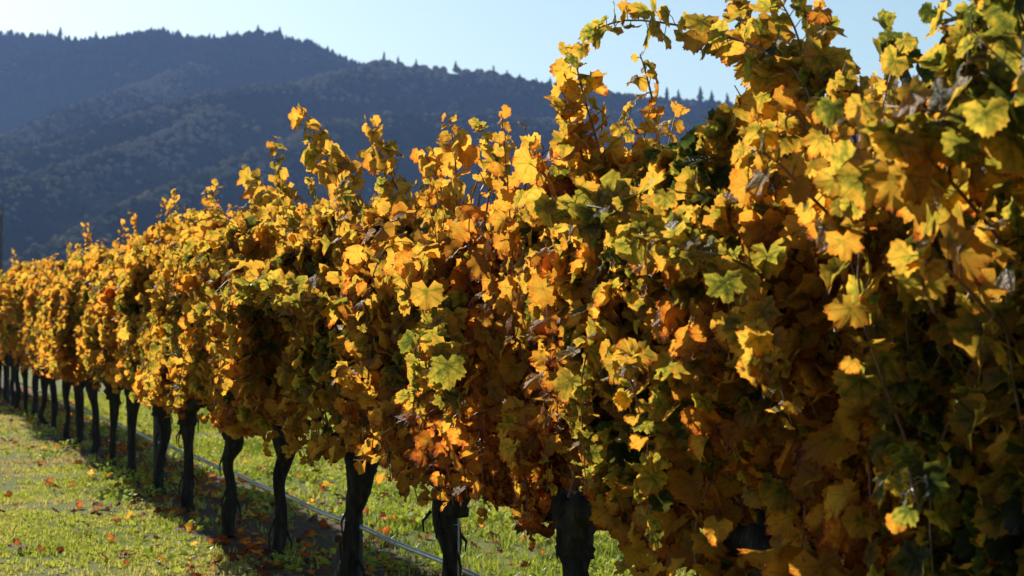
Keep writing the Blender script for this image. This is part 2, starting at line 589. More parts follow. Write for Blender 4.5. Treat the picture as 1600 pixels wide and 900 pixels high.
for k in range(4):
    J = idx[kindv[idx] == k]
    if not len(J): continue
    Vt, Tt = tmpl[k]
    hgt = RNG.uniform(5, 10, len(J)) if k < 2 else RNG.uniform(6, 10, len(J))
    hgt = hgt * np.clip(v[J] / 2300, .45, 1)
    wd = hgt * (RNG.uniform(1.2, 1.7, len(J)) if k < 2 else RNG.uniform(1.2, 1.8, len(J)))
    a = RNG.uniform(0, 6.28, len(J)); ca, sa = np.cos(a), np.sin(a)
    X = (Vt[:, 0] * ca[:, None] - Vt[:, 1] * sa[:, None]) * wd[:, None] + TX[J][:, None]
    Y = (Vt[:, 0] * sa[:, None] + Vt[:, 1] * ca[:, None]) * wd[:, None] + TY[J][:, None]
    Z = Vt[:, 2] * hgt[:, None] + TZ[J][:, None] - 1.5
    P = np.stack([X, Y, Z], 2).reshape(-1, 3)
    allV.append(P)
    allT.append((Tt[None] + (np.arange(len(J)) * len(Vt))[:, None, None]).reshape(-1, 3) + n); n += len(P)
    c = (np.clip(.25 + (patch[J] - .35) * 1.6 + RNG.normal(0, .12, len(J)), 0, 1) if k < 2 else np.clip(RNG.normal(.2, .12, len(J)), 0, .6))
    if k < 2: c = np.where((RNG.random(len(J)) < .10) & (v[J] < 1700), 1.0, c)
    allC.append(np.repeat(c, len(Vt)))
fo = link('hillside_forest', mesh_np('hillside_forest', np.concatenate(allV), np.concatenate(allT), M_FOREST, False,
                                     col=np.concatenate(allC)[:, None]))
fo['kind'] = 'stuff'; fo['label'] = 'dark mixed woodland covering the shaded hills behind the vine row'; fo['category'] = 'forest'
print('forest trees', len(idx))

# conifers one can tell apart against the sky
SKY_TREES = [(74, 50, 11), (94, 48, 13), (150, 52, 9), (182, 52, 8), (237, 46, 10), (355, 54, 13), (371, 54, 13), (403, 46, 15), (437, 50, 17),
             (488, 70, 16), (512, 78, 14), (600, 90, 13), (622, 96, 15), (650, 99, 14), (712, 107, 12), (771, 113, 20), (792, 116, 14), (812, 121, 12),
             (838, 126, 10), (860, 130, 17), (1042, 152, 15), (1060, 152, 12), (1094, 155, 19), (1112, 156, 14), (1136, 158, 13)]


def is_sky(px):
    return 2440 - 350 * (px > 560) if px < 560 else (1900 if px < 800 else 1980)


M_CON, N_, L_ = new_mat('conifer_needles')
o_ = N_.new('ShaderNodeOutputMaterial'); d_ = N_.new('ShaderNodeBsdfDiffuse'); d_.inputs[0].default_value = (.014, .024, .013, 1)
L_.new(d_.outputs[0], o_.inputs[0])
for k, (px, py, hp) in enumerate(SKY_TREES):
    z = is_sky(px)
    P = at(px, py, z)
    gz = float(hill_height(np.array([P[0]]), np.array([P[1]]))[0])
    top = at(px, py - hp * (.6 if px < 1000 else 1.15), z)[2]
    H = max(top - gz, 12)
    where = ('far left part of the back ridge' if px < 300 else 'the back ridge near its step' if px < 560 else
             'the long slope falling to the right' if px < 900 else 'the ridge seen under the arching shoot')
    if px < 300: gname = 'conifers on the far left part of the back ridge'
    elif px < 560: gname = 'conifers on the right part of the back ridge'
    elif px < 900: gname = 'conifers on the slope falling to the right'
    else: gname = 'conifers seen under the arching vine shoot'
    t = thing('conifer_tree', 'small dark conifer standing out on the skyline of ' + where, 'tree', (P[0], P[1], gz), gname)
    m = MB()
    Vt, Tt = crown_conifer(50 + k, 5)
    m.add(Vt * np.array([H * 1.05, H * 1.05, H]), Tt); m.build('crown', M_CON, t, False)
    m = MB(); m.tube([(0, 0, -2), (0, 0, H * .5), (0, 0, H * .8)], [.45, .3, .1], 6); m.build('trunk', M_BARK, t)

# utility pole at the left edge
P = on_ground(1, 530); zz = 120.0
b = at(1.0, 492, zz); b[2] = 0
tp = at(1.0, 322, zz)[2]
t = thing('utility_pole', 'thin dark wooden pole rising above the vines at the left edge', 'pole', tuple(b))
m = MB(); m.tube([(0, 0, -.3), (0, 0, tp * .5), (0, 0, tp)], [.12, .10, .08], 10); m.build('pole', M_POST, t)
m = MB(); m.box((0, 0, tp - .5), (.09, 1.6, .11)); m.build('crossarm', M_POST, t, False)
for q in (-.7, .7):
    m = MB(); m.tube([(0, q, tp - .445), (0, q, tp - .38), (0, q, tp - .33)], [.03, .05, .03], 8); m.build('insulator', M_STEEL, t)

# ------------------------------------------------------------------ the leaves
LOBE = [(0, .72), (9, .71), (17, .66), (27, .50), (36, .60), (46, .68), (55, .70), (66, .66), (76, .56), (84, .46), (95, .53), (108, .58), (120, .55),
        (134, .42), (150, .36), (165, .24), (175, .08)]


def leaf_mesh(seed, near=True):
    r = np.random.default_rng(seed)
    s = r.uniform(.85, 1.15, 5)
    depth = r.uniform(.3, 1.05)
    A = np.array([p[0] for p in LOBE], float); Q = np.array([p[1] for p in LOBE])
    env = .55 + .06 * np.cos(np.radians(A))
    Q = env + (Q - env) * depth
    Q[-1] = .10; Q[-2] = .26
    if near:
        half = np.array([0, 8, 13, 19, 27, 35, 42, 49, 55, 62, 70, 83, 94, 106, 118, 134, 152, 172.])
        ser = np.array([.04, -.05, .06, -.04, -.01, .06, -.05, .06, -.04, .06, -.05, -.01, .06, -.05, .06, -.05, .05, 0])
    elif near is None:
        half = np.array([0, 14, 27, 40, 55, 82, 95, 112, 150, 172.]); ser = np.array([0, .04, 0, .05, 0, 0, .05, 0, 0, 0])
    else:
        half = np.array([0, 26, 53, 82, 108, 150, 172.]); ser = np.zeros(7)
    def side(sg, ph):
        rr = np.interp(half, A, Q) * (1 + ser * r.uniform(.6, 1.6, len(half)))
        rr = rr * np.interp(half, [0, 53, 108, 172], [s[0], s[1 + ph], s[3 + ph - 0 if ph == 0 else 4], 1])
        an = np.radians(half) * sg
        return np.stack([np.sin(an) * rr, np.cos(an) * rr], 1)
    Rt = side(1, 0); Lf = side(-1, 1)
    out = np.vstack([Rt, Lf[::-1][:-1]])          # closed outline, first point the tip
    n = len(out)
    cup = r.uniform(-.35, .5); fold = r.uniform(-.1, .5); wav = r.uniform(.03, .09); ph = r.uniform(0, 6.28); roll = r.uniform(-.1, .55)
    if seed % 3 == 0: roll = r.uniform(.6, 1.1); fold = r.uniform(.6, 1.3); wav *= 1.6

    def lift(p):
        x, y = p[:, 0], p[:, 1]; rr = np.hypot(x, y); an = np.arctan2(x, y)
        return (-cup * rr ** 2 + fold * np.abs(x) * .5 + wav * np.sin(an * 5 + ph) * rr * 1.6 + wav * .8 * np.sin(an * 11 + 2 * ph) * rr
                - roll * np.clip(y, 0, 1) ** 2)
    if near:
        m = 12
        # mid ring follows the outline at 52 percent
        ids = np.floor(np.linspace(0, n, m, endpoint=False)).astype(int)
        mid = out[ids] * .52
        P = np.vstack([[[0, 0]], mid, out])
        T = [(0, 1 + k, 1 + (k + 1) % m) for k in range(m)]
        for k in range(m):
            a = ids[k]; b = ids[(k + 1) % m] if k < m - 1 else n
            for j in range(a, b):
                T.append((1 + k, 1 + m + j % n, 1 + m + (j + 1) % n))
            T.append((1 + k, 1 + m + b % n, 1 + (k + 1) % m))
    else:
        P = np.vstack([[[0, 0]], out]); T = [(0, 1 + k, 1 + (k + 1) % n) for k in range(n)]
    z = lift(P)
    V = np.column_stack([P, z])
    T = np.array(T)[:, ::-1]
    return V, T, P.copy()


NEAR = [leaf_mesh(100 + k) for k in range(14)]
FAR = [leaf_mesh(200 + k, False) for k in range(6)]
MID = [leaf_mesh(300 + k, None) for k in range(8)]
LEAF_ME = [mesh_np('leaf', V, T, M_LEAF_O, True, uv=uv) for V, T, uv in NEAR]


def frames(Nrm, Tip):
    Nrm = Nrm / (np.linalg.norm(Nrm, axis=1)[:, None] + 1e-9)
    Tip = Tip - Nrm * np.sum(Tip * Nrm, 1)[:, None]
    Tip = Tip / (np.linalg.norm(Tip, axis=1)[:, None] + 1e-9)
    X = np.cross(Tip, Nrm)
    return np.stack([X, Tip, Nrm], 2)             # columns


def join_leaves(name, lods, P, F3, S, HUE, RND, mat, org, parent=None):
    var = RNG.integers(0, len(lods), len(P))
    AV, AT, AU, AC = [], [], [], []; n = 0
    for k, (V, T, uv) in enumerate(lods):
        J = np.where(var == k)[0]
        if not len(J): continue
        W_ = np.einsum('nij,vj->nvi', F3[J], V) * S[J][:, None, None] + (P[J] - org)[:, None, :]
        AV.append(W_.reshape(-1, 3)); AT.append((T[None] + (np.arange(len(J)) * len(V))[:, None, None]).reshape(-1, 3) + n)
        n += len(J) * len(V)
        AU.append(np.tile(uv, (len(J), 1)))
        AC.append(np.repeat(np.stack([HUE[J], RND[J]], 1), len(V), 0))
    me = mesh_np(name, np.concatenate(AV), np.concatenate(AT), mat, True, uv=np.concatenate(AU), col=np.concatenate(AC))
    return link(name, me, parent)


# ------------------------------------------------------------------ canopy outline, measured on the row plane
SKYL = [(-200, 470), (-100, 452), (0, 432), (40, 405), (60, 402), (100, 396), (150, 384), (185, 382), (220, 365), (250, 345), (300, 325), (345, 312),
        (400, 318), (430, 322), (470, 315), (520, 305), (560, 300), (620, 285), (670, 290), (720, 300), (780, 325), (830, 310), (860, 275),
        (900, 200), (960, 185), (1020, 180), (1100, 170), (1150, 120), (1200, 85), (1260, 75), (1300, 100), (1350, 125), (1400, 120), (1450, 95),
        (1500, 30), (1560, -30), (1700, -90), (2000, -180), (3400, -600)]
_pp = [on_row(*p) for p in SKYL]
_ty = np.array([p[1] for p in _pp]); _tz = np.array([p[2] for p in _pp]); _o = np.argsort(_ty)
_ty, _tz = _ty[_o], _tz[_o]


def top_h(y):
    return np.interp(y, _ty, np.clip(_tz, 1.9, 2.45))


def lid(x, y):
    """highest leaf point at lateral offset x: the crown rounds off towards the alley"""
    k = np.clip((2.31 + np.minimum(x, 0)) / 2.31, .5, 1)
    return 1.5 + (np.interp(y / k, _ty, _tz) - 1.5) * k


def half_w(y, z):
    base = np.interp(z, [.65, .9, 1.3, 1.8, 2.2, 2.5], [.16, .27, .38, .36, .26, .12])
    bulge = (fbm(y * .62 + 3.3, z * .8 + 1.7, 3) - .5) * 1.0
    return np.maximum(base + bulge - .16 * np.clip((7.6 - y) / 2.6, 0, 1), .08)


def vine_y(px):
    return on_row(px, 700)[1]


MEASURED = [1234, 900, 693, 540, 432, 358, 295, 248, 207, 175, 147, 124, 105, 84, 68, 53, 40, 27, 20, 8]
VINES = [(1850, vine_y(1850))] + [(p, vine_y(p)) for p in MEASURED]
ys = [v_[1] for v_ in VINES]
step = 1.5
last = ys[-1]
for k in range(4): VINES.append((None, last + step * (k + 1)))
print('vine y', [round(v_[1], 2) for v_ in VINES])

HUE0 = [.40, .53, .62, .57, .51, .50, .52, .53, .54, .57, .54, .55, .56, .55, .57, .55, .56, .57, .55, .56, .55] + [.55] * 4
LABELS = [
    'nearest grapevine filling the right edge with large green and dark leaves',
    'grapevine with green and gold leaves whose long shoot arches over against the sky',
    'grapevine with a thick black trunk and rust orange top, below the arching shoot',
    'grapevine with straight black trunk where the hose leaves the picture bottom',
    'grapevine with the trunk leaning right and peeling bark strip, beside the dark post',
    'grapevine with slim trunk flaring at the top, under the tallest thin shoot of gold leaves',
    'grapevine with crooked trunk whose foot throws a dark shadow streak on the grass',
    'grapevine with straight trunk ending in orange leaves, left of the crooked trunk',
    'grapevine with the trunk that widens upwards into a wedge, in the left third',
    'grapevine with straight trunk, where the gold canopy has a dark green hollow',
    'grapevine with a short broad crown at the canopy step left of the green hollow',
    'grapevine with slim trunk bent at its foot, eleventh trunk from the left edge',
    'grapevine with thick trunk under bright orange hanging leaves, tenth from the left edge',
    'slim far grapevine with slanting trunk, ninth trunk from the left edge',
    'far grapevine with thick forked top, eighth trunk from the left edge',
    'far golden grapevine, seventh trunk from the left edge',
    'far golden grapevine with an isolated straight trunk, sixth from the left edge',
    'far golden grapevine, fifth trunk from the left edge of the row',
    'far golden grapevine, fourth trunk from the left edge of the row',
    'far golden grapevine, third trunk from the left edge of the row',
    'far golden grapevine whose trunk touches the left edge of the photo',
]
LABELS += ['golden grapevine standing in the row beyond the left edge'] * 4


def unit(v): return v / (np.linalg.norm(v) + 1e-9)


def smooth_path(P, n):
    P = np.asarray(P, float); t = np.linspace(0, 1, len(P)); q = np.linspace(0, 1, n)
    if len(P) < 3: return np.stack([np.interp(q, t, P[:, k]) for k in range(3)], 1)
    out = []
    for s_ in q:                                   # Catmull-Rom
        f = s_ * (len(P) - 1); i = min(int(f), len(P) - 2); u_ = f - i
        p0 = P[max(i - 1, 0)]; p1 = P[i]; p2 = P[i + 1]; p3 = P[min(i + 2, len(P) - 1)]
        out.append(.5 * ((2 * p1) + (-p0 + p2) * u_ + (2 * p0 - 5 * p1 + 4 * p2 - p3) * u_ ** 2 + (-p0 + 3 * p1 - 3 * p2 + p3) * u_ ** 3))
    return np.array(out)


class Leaves:
    def __init__(s): s.P = []; s.N = []; s.T = []; s.S = []; s.H = []; s.pri = []

    def add(s, p, n, t, size, hue, pri=0):
        s.P.append(p); s.N.append(n); s.T.append(t); s.S.append(size); s.H.append(hue); s.pri.append(pri)


def shoot_leaves(LV, path, r, hue, size=.115, gap=.062, pri=0, twigs=None, start=.08, droop=.5, face=None):
    seg = np.linalg.norm(np.diff(path, axis=0), axis=1); L_ = np.concatenate([[0], np.cumsum(seg)])
    tot = L_[-1]; d = start * tot; k = 0; side = r.uniform(0, 6.28)
    while d < tot:
        p = np.array([np.interp(d, L_, path[:, j]) for j in range(3)])
        tgt = unit(np.array([np.interp(min(d + .05, tot), L_, path[:, j]) for j in range(3)]) - np.array([np.interp(max(d - .05, 0), L_, path[:, j]) for j in range(3)]))
        side += math.pi + r.normal(0, .5)
        a = unit(np.cross(tgt, (0.3, .2, 1.))); b_ = np.cross(tgt, a)
        out = a * math.cos(side) + b_ * math.sin(side)
        frac = d / tot
        sz = size * r.uniform(.6, 1.25) * (1 - .5 * max(0, frac - .6) / .4)
        pet = unit(out + tgt * .5 + np.array([0, 0, .2])) * sz * r.uniform(.45, .8)
        q = p + pet
        if pri not in (.5, 2) and q[2] > lid(q[0], q[1] + LV.y0) - LV.z0 - .015:
            d += gap; continue
        n = unit(out * .35 + np.array([-.22, -.32, .32]) + r.normal(0, .6, 3))
        if face is not None: n = unit(n * .55 + face)
        t = unit(np.array([0, 0, -1.0]) * droop * 1.6 + out * .6 + r.normal(0, .4, 3))
        LV.add(q, n, t, sz * 1.15, hue + r.normal(0, .07), pri)
        if twigs is not None: twigs.append((p, (p + q) / 2 + np.array([0, 0, .006]), q))
        d += gap * r.uniform(.7, 1.3) * (1 - .3 * frac)
        k += 1


# shoots and hanging sprays one can tell apart: (vine index, [(px, py, x offset)...], hue, leaf size, gap)
F_ = np.array([-.5, -.55, .15])
SPECIAL = [
    (1, [(1290, 230, -.05), (1250, 120, -.05), (1180, 72, -.08), (1110, 52, -.12), (1040, 36, -.15), (975, 32, -.18), (930, 48, -.2), (905, 75, -.2), (890, 110, -.22)], .42, .084, .050),
    (2, [(945, 300, -.1), (935, 230, -.12), (915, 160, -.12), (900, 100, -.15), (895, 75, -.15)], 0.55, 0.082, 0.028),
    (2, [(925, 290, -.15), (905, 230, -.15), (888, 180, -.15), (880, 130, -.15)], 0.53, 0.082, 0.032),
    (2, [(1030, 230, 0), (1020, 160, 0), (1008, 110, 0), (1000, 85, 0)], 0.58, 0.070, 0.040),
    (2, [(880, 330, -.2), (860, 290, -.2), (845, 260, -.2), (850, 230, -.2)], 0.72, 0.090, 0.040),
    (5, [(550, 360, 0), (520, 270, 0), (497, 225, 0), (478, 195, 0), (465, 165, 0)], 0.55, 0.098, 0.044),
    (5, [(500, 390, 0), (450, 320, 0), (436, 270, 0), (428, 215, 0)], 0.50, 0.098, 0.044),
    (6, [(460, 400, 0), (425, 330, 0), (400, 295, 0), (382, 265, 0)], 0.54, 0.098, 0.056),
    (4, [(640, 340, 0), (605, 260, 0), (585, 220, 0), (575, 190, 0)], 0.55, 0.090, 0.044),
    (4, [(560, 330, 0), (540, 270, 0), (520, 235, 0)], 0.54, 0.107, 0.040),
    (3, [(715, 340, 0), (712, 260, 0), (707, 215, 0), (702, 182, 0)], 0.60, 0.090, 0.040),
    (3, [(700, 330, 0), (680, 270, 0), (660, 235, 0)], 0.57, 0.090, 0.048),
    (3, [(810, 340, 0), (785, 280, 0), (765, 230, 0), (748, 190, 0)], 0.52, 0.090, 0.040),
    (3, [(850, 330, 0), (835, 270, 0), (826, 235, 0), (820, 200, 0)], 0.62, 0.074, 0.088),
    # canes that stick out towards the viewer
    (5, [(590, 520, -.1), (530, 478, -.35), (470, 462, -.5), (400, 456, -.55), (355, 455, -.55)], 0.41, 0.090, 0.036),
    (2, [(1120, 450, -.15), (1060, 400, -.3), (1000, 345, -.45), (920, 322, -.52), (850, 318, -.55), (820, 325, -.55)], 0.39, 0.090, 0.032),
    (2, [(1250, 480, -.1), (1160, 440, -.3), (1090, 405, -.45), (1040, 375, -.5), (990, 365, -.5)], 0.41, 0.094, 0.044),
    (1, [(1240, 470, -.1), (1190, 430, -.3), (1130, 400, -.45), (1060, 390, -.5)], 0.45, 0.094, 0.056),
    (3, [(720, 480, -.1), (700, 540, -.4), (685, 580, -.5), (700, 620, -.5), (715, 650, -.48)], 0.40, 0.098, 0.028),
    (3, [(680, 500, -.1), (660, 550, -.4), (650, 600, -.5), (645, 650, -.5)], 0.43, 0.090, 0.032),
    (3, [(670, 400, -.1), (650, 410, -.35), (640, 440, -.45), (645, 480, -.45)], 0.52, 0.098, 0.032),
    (4, [(560, 560, -.1), (555, 600, -.35), (545, 650, -.4), (540, 690, -.4)], 0.60, 0.090, 0.032),
    (3, [(610, 600, -.1), (600, 640, -.35), (605, 700, -.4), (610, 745, -.4)], 0.66, 0.082, 0.032),
    (2, [(970, 540, -.1), (975, 570, -.45), (990, 610, -.5), (1000, 650, -.5)], 0.50, 0.074, 0.028),
    (2, [(810, 640, -.1), (812, 690, -.35), (820, 750, -.35), (830, 790, -.3)], 0.60, 0.082, 0.032),
    (2, [(745, 640, -.1), (752, 700, -.3), (755, 760, -.3), (757, 815, -.3)], 0.72, 0.078, 0.048),
    (1, [(1180, 480, -.1), (1185, 530, -.45), (1195, 570, -.45), (1205, 600, -.45)], 0.50, 0.090, 0.040),
    (1, [(1340, 380, -.1), (1260, 300, -.4), (1210, 250, -.45), (1170, 230, -.45)], 0.51, 0.090, 0.040),
    (0, [(1600, 420, -.1), (1500, 300, -.35), (1440, 240, -.5), (1390, 235, -.5), (1330, 290, -.5), (1320, 340, -.5)], 0.48, 0.107, 0.036),
    (0, [(1620, 320, -.1), (1560, 230, -.35), (1490, 180, -.45), (1420, 170, -.5), (1380, 165, -.5)], 0.43, 0.107, 0.040),
    (0, [(1600, 550, -.1), (1500, 440, -.35), (1450, 410, -.5), (1440, 440, -.5), (1460, 490, -.5)], 0.50, 0.090, 0.064),
    (0, [(1420, 720, -.2), (1425, 760, -.45), (1440, 800, -.45)], 0.36, 0.082, 0.048),
    (1, [(1250, 200, 0), (1200, 110, 0), (1160, 40, 0), (1140, -20, 0)], 0.51, 0.098, 0.036),
    (1, [(1290, 200, 0), (1260, 110, 0), (1240, 40, 0), (1200, -30, 0)], 0.49, 0.098, 0.036),
    (1, [(1340, 230, 0), (1310, 130, 0), (1290, 60, 0), (1280, 10, 0)], 0.56, 0.098, 0.040),
    (0, [(1480, 250, 0), (1430, 140, 0), (1400, 70, 0), (1385, 45, 0)], 0.25, 0.098, 0.040),
    (0, [(1560, 250, 0), (1500, 130, 0), (1475, 40, 0), (1460, 10, 0)], 0.31, 0.107, 0.036),
    (0, [(1650, 250, 0), (1560, 100, 0), (1530, 20, 0), (1510, -40, 0)], 0.31, 0.107, 0.032),
    (0, [(1680, 200, -.2), (1620, 80, -.25), (1590, 10, -.25), (1580, -60, -.25)], 0.28, 0.115, 0.032),
    (0, [(1700, 300, -.2), (1640, 180, -.35), (1580, 110, -.4), (1530, 60, -.4)], 0.37, 0.115, 0.036),
]
# single big leaves near the viewer: (vine, px, py, x offset, width px, hue)
SINGLE = [(1, 1132, 462, -.52, 70, .33), (1, 1318, 400, -.52, 66, .60), (0, 1452, 445, -.5, 62, .50), (0, 1400, 245, -.55, 110, .50), (0, 1345, 300, -.55, 105, .44),
          (0, 1420, 300, -.52, 95, .52), (1, 1188, 548, -.5, 48, .50), (0, 1330, 590, -.5, 42, .62), (0, 1300, 190, -.4, 62, .30), (1, 1345, 190, -.4, 58, .52),
          (0, 1540, 205, -.5, 90, .40), (0, 1500, 250, -.5, 80, .36), (1, 1190, 225, -.45, 60, .48), (2, 985, 480, -.45, 30, .5), (3, 700, 585, -.52, 66, .34),
          (3, 668, 470, -.5, 60, .52), (0, 1400, 840, -.45, 46, .63), (1, 1120, 840, -.3, 52, .62), (2, 1040, 325, -.5, 42, .40)]


def trunk_path(i, y, r):
    lean = {4: (0.0, -.27), 8: (.02, -.12), 6: (.0, -.10), 5: (.01, -.08)}.get(i, (r.normal(0, .02), r.normal(0, .035)))
    P = []
    for k, z in enumerate((-.06, .0, .12, .3, .5, .65, .79)):
        f = z / .79
        P.append((lean[0] * f + r.normal(0, .014), lean[1] * f + r.normal(0, .020), z))
    return smooth_path(P, 20)


def make_vine(i, px, y, label):
    r = np.random.default_rng(500 + i)
    near = i <= 12
    org = np.array([0., y, float(ground_h(np.array(0.), np.array(y)))])
    group = 'grapevines in the row' if i < 21 else 'grapevines beyond the left edge'
    V_ = thing('grapevine', label, 'grapevine', tuple(org), group)
    # trunk
    tp_ = trunk_path(i, y, r)
    seg = 18 if i < 8 else 10
    fat = {2: .95, 3: 1.0, 4: 1.1, 7: 1.0, 8: 1.15, 12: 1.1}.get(i, r.uniform(.85, 1.08))
    z_ = np.linspace(0, 1, 20)
    rad = (.035 + .022 * np.exp(-z_ * 9) + .036 * np.clip(z_ - .62, 0, 1) / .38 + .004 * np.sin(z_ * 11 + r.uniform(0, 6))) * fat
    tw = r.uniform(-2, 2); p1, p2 = r.uniform(0, 6, 2)

    def ridge(k, an):
        a = an + tw * k / 20
        return 1 + .12 * np.sin(5 * a + p1) + .08 * np.sin(8 * a + p2 + k * .35) + .09 * np.sin(3 * a + k * .7) + .05 * math.sin(k * 1.7 + p1) + r.normal(0, .03, len(an))
    m = MB(); m.tube(tp_, rad, seg, ridge); tr = m.build('trunk', M_BARK, V_)
    head = tp_[-1]
    # cordon arms along the wire
    for s_ in (-1, 1):
        L = r.uniform(.66, .76)
        P = [head + np.array([0, 0, -.13]), head + np.array([0, s_ * .035, -.03])]
        for q in (.15, .28, .45, .62, .8, 1.0):
            P.append(np.array([head[0] * (1 - q) + r.normal(0, .018), head[1] + s_ * L * q, .815 + .025 * math.sin(q * 9 + i) + r.normal(0, .016) + .03 * q]))
        P = smooth_path(P, 22)
        rr = np.linspace(.062 if i > 1 else .045, .026, 22) * r.uniform(.9, 1.15) * (1 + .18 * np.sin(np.arange(22) * 1.9 + i))
        m = MB(); m.tube(P, rr, 10 if i < 8 else 7, lambda k, an: 1 + .12 * np.sin(4 * an + k * .5) + r.normal(0, .05, len(an)))
        arm = m.build('cordon_arm', M_BARK, V_)
        if i < 12:
            for q in range(5):
                b_ = P[3 + q * 4]; e_ = b_ + np.array([r.normal(0, .03), r.normal(0, .03), r.uniform(.06, .11)])
                m = MB(); m.tube([b_, (b_ + e_) / 2 + r.normal(0, .008, 3), e_], [.02, .015, .010], 7); m.build('spur', M_BARK, arm)
    if i < 12:                                      # knots and pruning scars
        for q in range(4):
            k = r.integers(5, 20); a = r.uniform(0, 6.28); d_a = np.array([math.cos(a), math.sin(a), .25])
            b_ = tp_[k] + d_a * rad[k] * .55
            m = MB(); m.tube([b_, b_ + d_a * rad[k] * .5, b_ + d_a * rad[k] * .75], [rad[k] * .55, rad[k] * .42, rad[k] * .15], 8); m.build('knot', M_BARK, V_)
    if i < 9:                                       # loose strips of bark
        for q in range(7):
            k = r.integers(6, 19); a = r.uniform(0, 6.28)
            b_ = tp_[k] + np.array([math.cos(a), math.sin(a), 0]) * rad[k] * .95
            e_ = b_ + np.array([math.cos(a) * .03, math.sin(a) * .03, -r.uniform(.08, .2)])
            m = MB(); m.tube([b_, (b_ + e_) / 2 + np.array([math.cos(a), math.sin(a), 0]) * .02, e_], [.008, .006, .003], 4); m.build('bark_strip', M_BARK, V_)
    # canes and leaves
    LV = Leaves(); LV.y0 = y; LV.z0 = org[2]; twigs = []
    H0 = HUE0[i]
    canes = []
    ns = 17 if near else 12
    for k in range(ns):
        y0 = (k + .5) / ns * 1.5 - .75 + r.normal(0, .04)
        side = r.choice([-1, 1], p=[.55, .45])
        zt = float(top_h(y + y0)) - org[2] + r.normal(-.10, .09)
        loose = r.random() < .2
        if loose: zt += r.uniform(.04, .20) if i < 8 else r.uniform(0, .12)
        x1 = side * r.uniform(.02, .26); x2 = x1 * r.uniform(.2, 1.0) + r.normal(0, .06)
        P = [(0, y0, .84), (x1 * .5, y0 + r.normal(0, .06), 1.1), (x1, y0 + r.normal(0, .10), 1.1 + (zt - 1.1) * .4), (x2, y0 + r.normal(0, .13), 1.1 + (zt - 1.1) * .75), (x2 + r.normal(0, .06), y0 + r.normal(0, .16), zt)]
        canes.append((smooth_path(P, 14), H0 + r.normal(0, .045), .072, .040, .5 if loose else 0))
    for k in range(9 if near else 6):               # shoots that flop over and hang down
        y0 = r.uniform(-.75, .75); side = r.choice([-1, 1], p=[.62, .38]); zz_ = r.uniform(1.15, 1.9)
        w = float(half_w(np.array(y + y0), np.array(zz_))) * r.uniform(.85, 1.15)
        P = [(side * .1, y0, zz_ - .1), (side * w * .6, y0 + r.normal(0, .05), zz_ + .12), (side * w, y0 + r.normal(0, .09), zz_), (side * (w + .03), y0 + r.normal(0, .1), max(zz_ - r.uniform(.25, .6), .80 if i < 2 else .93))]
        canes.append((smooth_path(P, 12), H0 + r.normal(.02, .06), .070, .039, 1))
    for k in range(0 if i < 2 else 6 if i < 6 else 3):              # a few ragged tips hang lower
        y0 = r.uniform(-.7, .7); side = r.choice([-1, 1], p=[.7, .3])
        P = [(side * .1, y0, 1.15), (side * .3, y0 + r.normal(0, .04), 1.12), (side * .33, y0 + r.normal(0, .05), .95), (side * .32, y0 + r.normal(0, .05), r.uniform(.74, .84))]
        canes.append((smooth_path(P, 12), H0 + .12 + r.normal(0, .05), .066, .036, 1))
    for k in range(14 if i < 2 else 0):             # sprays that hang below the arms of the nearest vines
        y0 = -.75 + 1.5 * (k + r.random()) / 14; side = r.choice([-1, 1], p=[.7, .3]); zz_ = r.uniform(.85, 1.25)
        P = [(side * .05, y0, zz_), (side * .10, y0 + r.normal(0, .04), zz_ + .05), (side * .15, y0 + r.normal(0, .06), zz_ - .15), (side * .15, y0 + r.normal(0, .08), r.uniform(.5, .7))]
        canes.append((smooth_path(P, 12), H0 + r.normal(.06, .06), .092, .045, 1))
    for (vi, pts, hu, sz, gp) in SPECIAL:
        if vi != i: continue
        P = np.array([on_row(*p) for p in pts]) - org
        canes.append((smooth_path(P, 22), hu, sz * (.78 if i < 2 else .9), gp * (.8 if i < 2 else .85), 2))
    for path, hu, sz, gp, pr in canes:
        gp2 = gp if near else gp * 1.15
        shoot_leaves(LV, path, r, hu, sz, gp2, pr, twigs if i < 7 and pr == 2 else None, start=.05 if pr >= 1 else .14, droop=.5 if pr < 2 else .8,
                     face=None if pr < 2 else -F_ * .55)
        m = MB(); n_ = len(path)
        m.tube(path, np.linspace(.0048, .0018, n_), 5 if i < 5 else 3, cap=False)
        if near or pr == 2: m.build('cane', M_CANE, V_)
        else: canes_m.append((m, V_)) if False else m.build('cane', M_CANE, V_)
    # leaves of the side shoots fill the canopy wall
    nf = 2700 if i < 2 else 2300 if near else 1250
    cnt = 0
    while cnt < nf:
        yy = r.uniform(-.80, .80); top = float(top_h(y + yy)) - org[2] - .08
        low = (.64 if i < 2 else .86 if i < 4 else .92) + .08 * (float(fbm(np.array((y + yy) * 2.2), np.array(4.4), 2)) - .5) * 4
        zz_ = r.uniform(low, top - .04)
        if fbm(np.array((y + yy) * 2.1 + 9), np.array(zz_ * 2.1), 2) < .36 + .1 * (zz_ > top - .3): 
            cnt += 1 if r.random() < .3 else 0
            continue
        s_ = -1 if r.random() < .6 else 1
        w = float(half_w(np.array(y + yy), np.array(zz_)))
        w *= np.interp(zz_, [top - .35, top], [1, .45])
        x = s_ * w * (r.uniform(.35, 1.0) ** .6)
        if zz_ > float(lid(x, y + yy)) - org[2] - .03: continue
        n = unit(np.array([s_ * .36, -.28, .28]) + r.normal(0, .62, 3))
        t = unit(np.array([s_ * .35, 0, -1.0]) + r.normal(0, .5, 3))
        hu = H0 + (float(fbm(np.array((y + yy) * 1.3 + 30), np.array(zz_ * 1.3 + 8), 3)) - .5) * .55 + r.normal(0, .06)
        if r.random() < (.38 if i < 2 else .24 if i < 4 else .12): hu -= .26
        if abs(x) < w * .55: hu -= .06
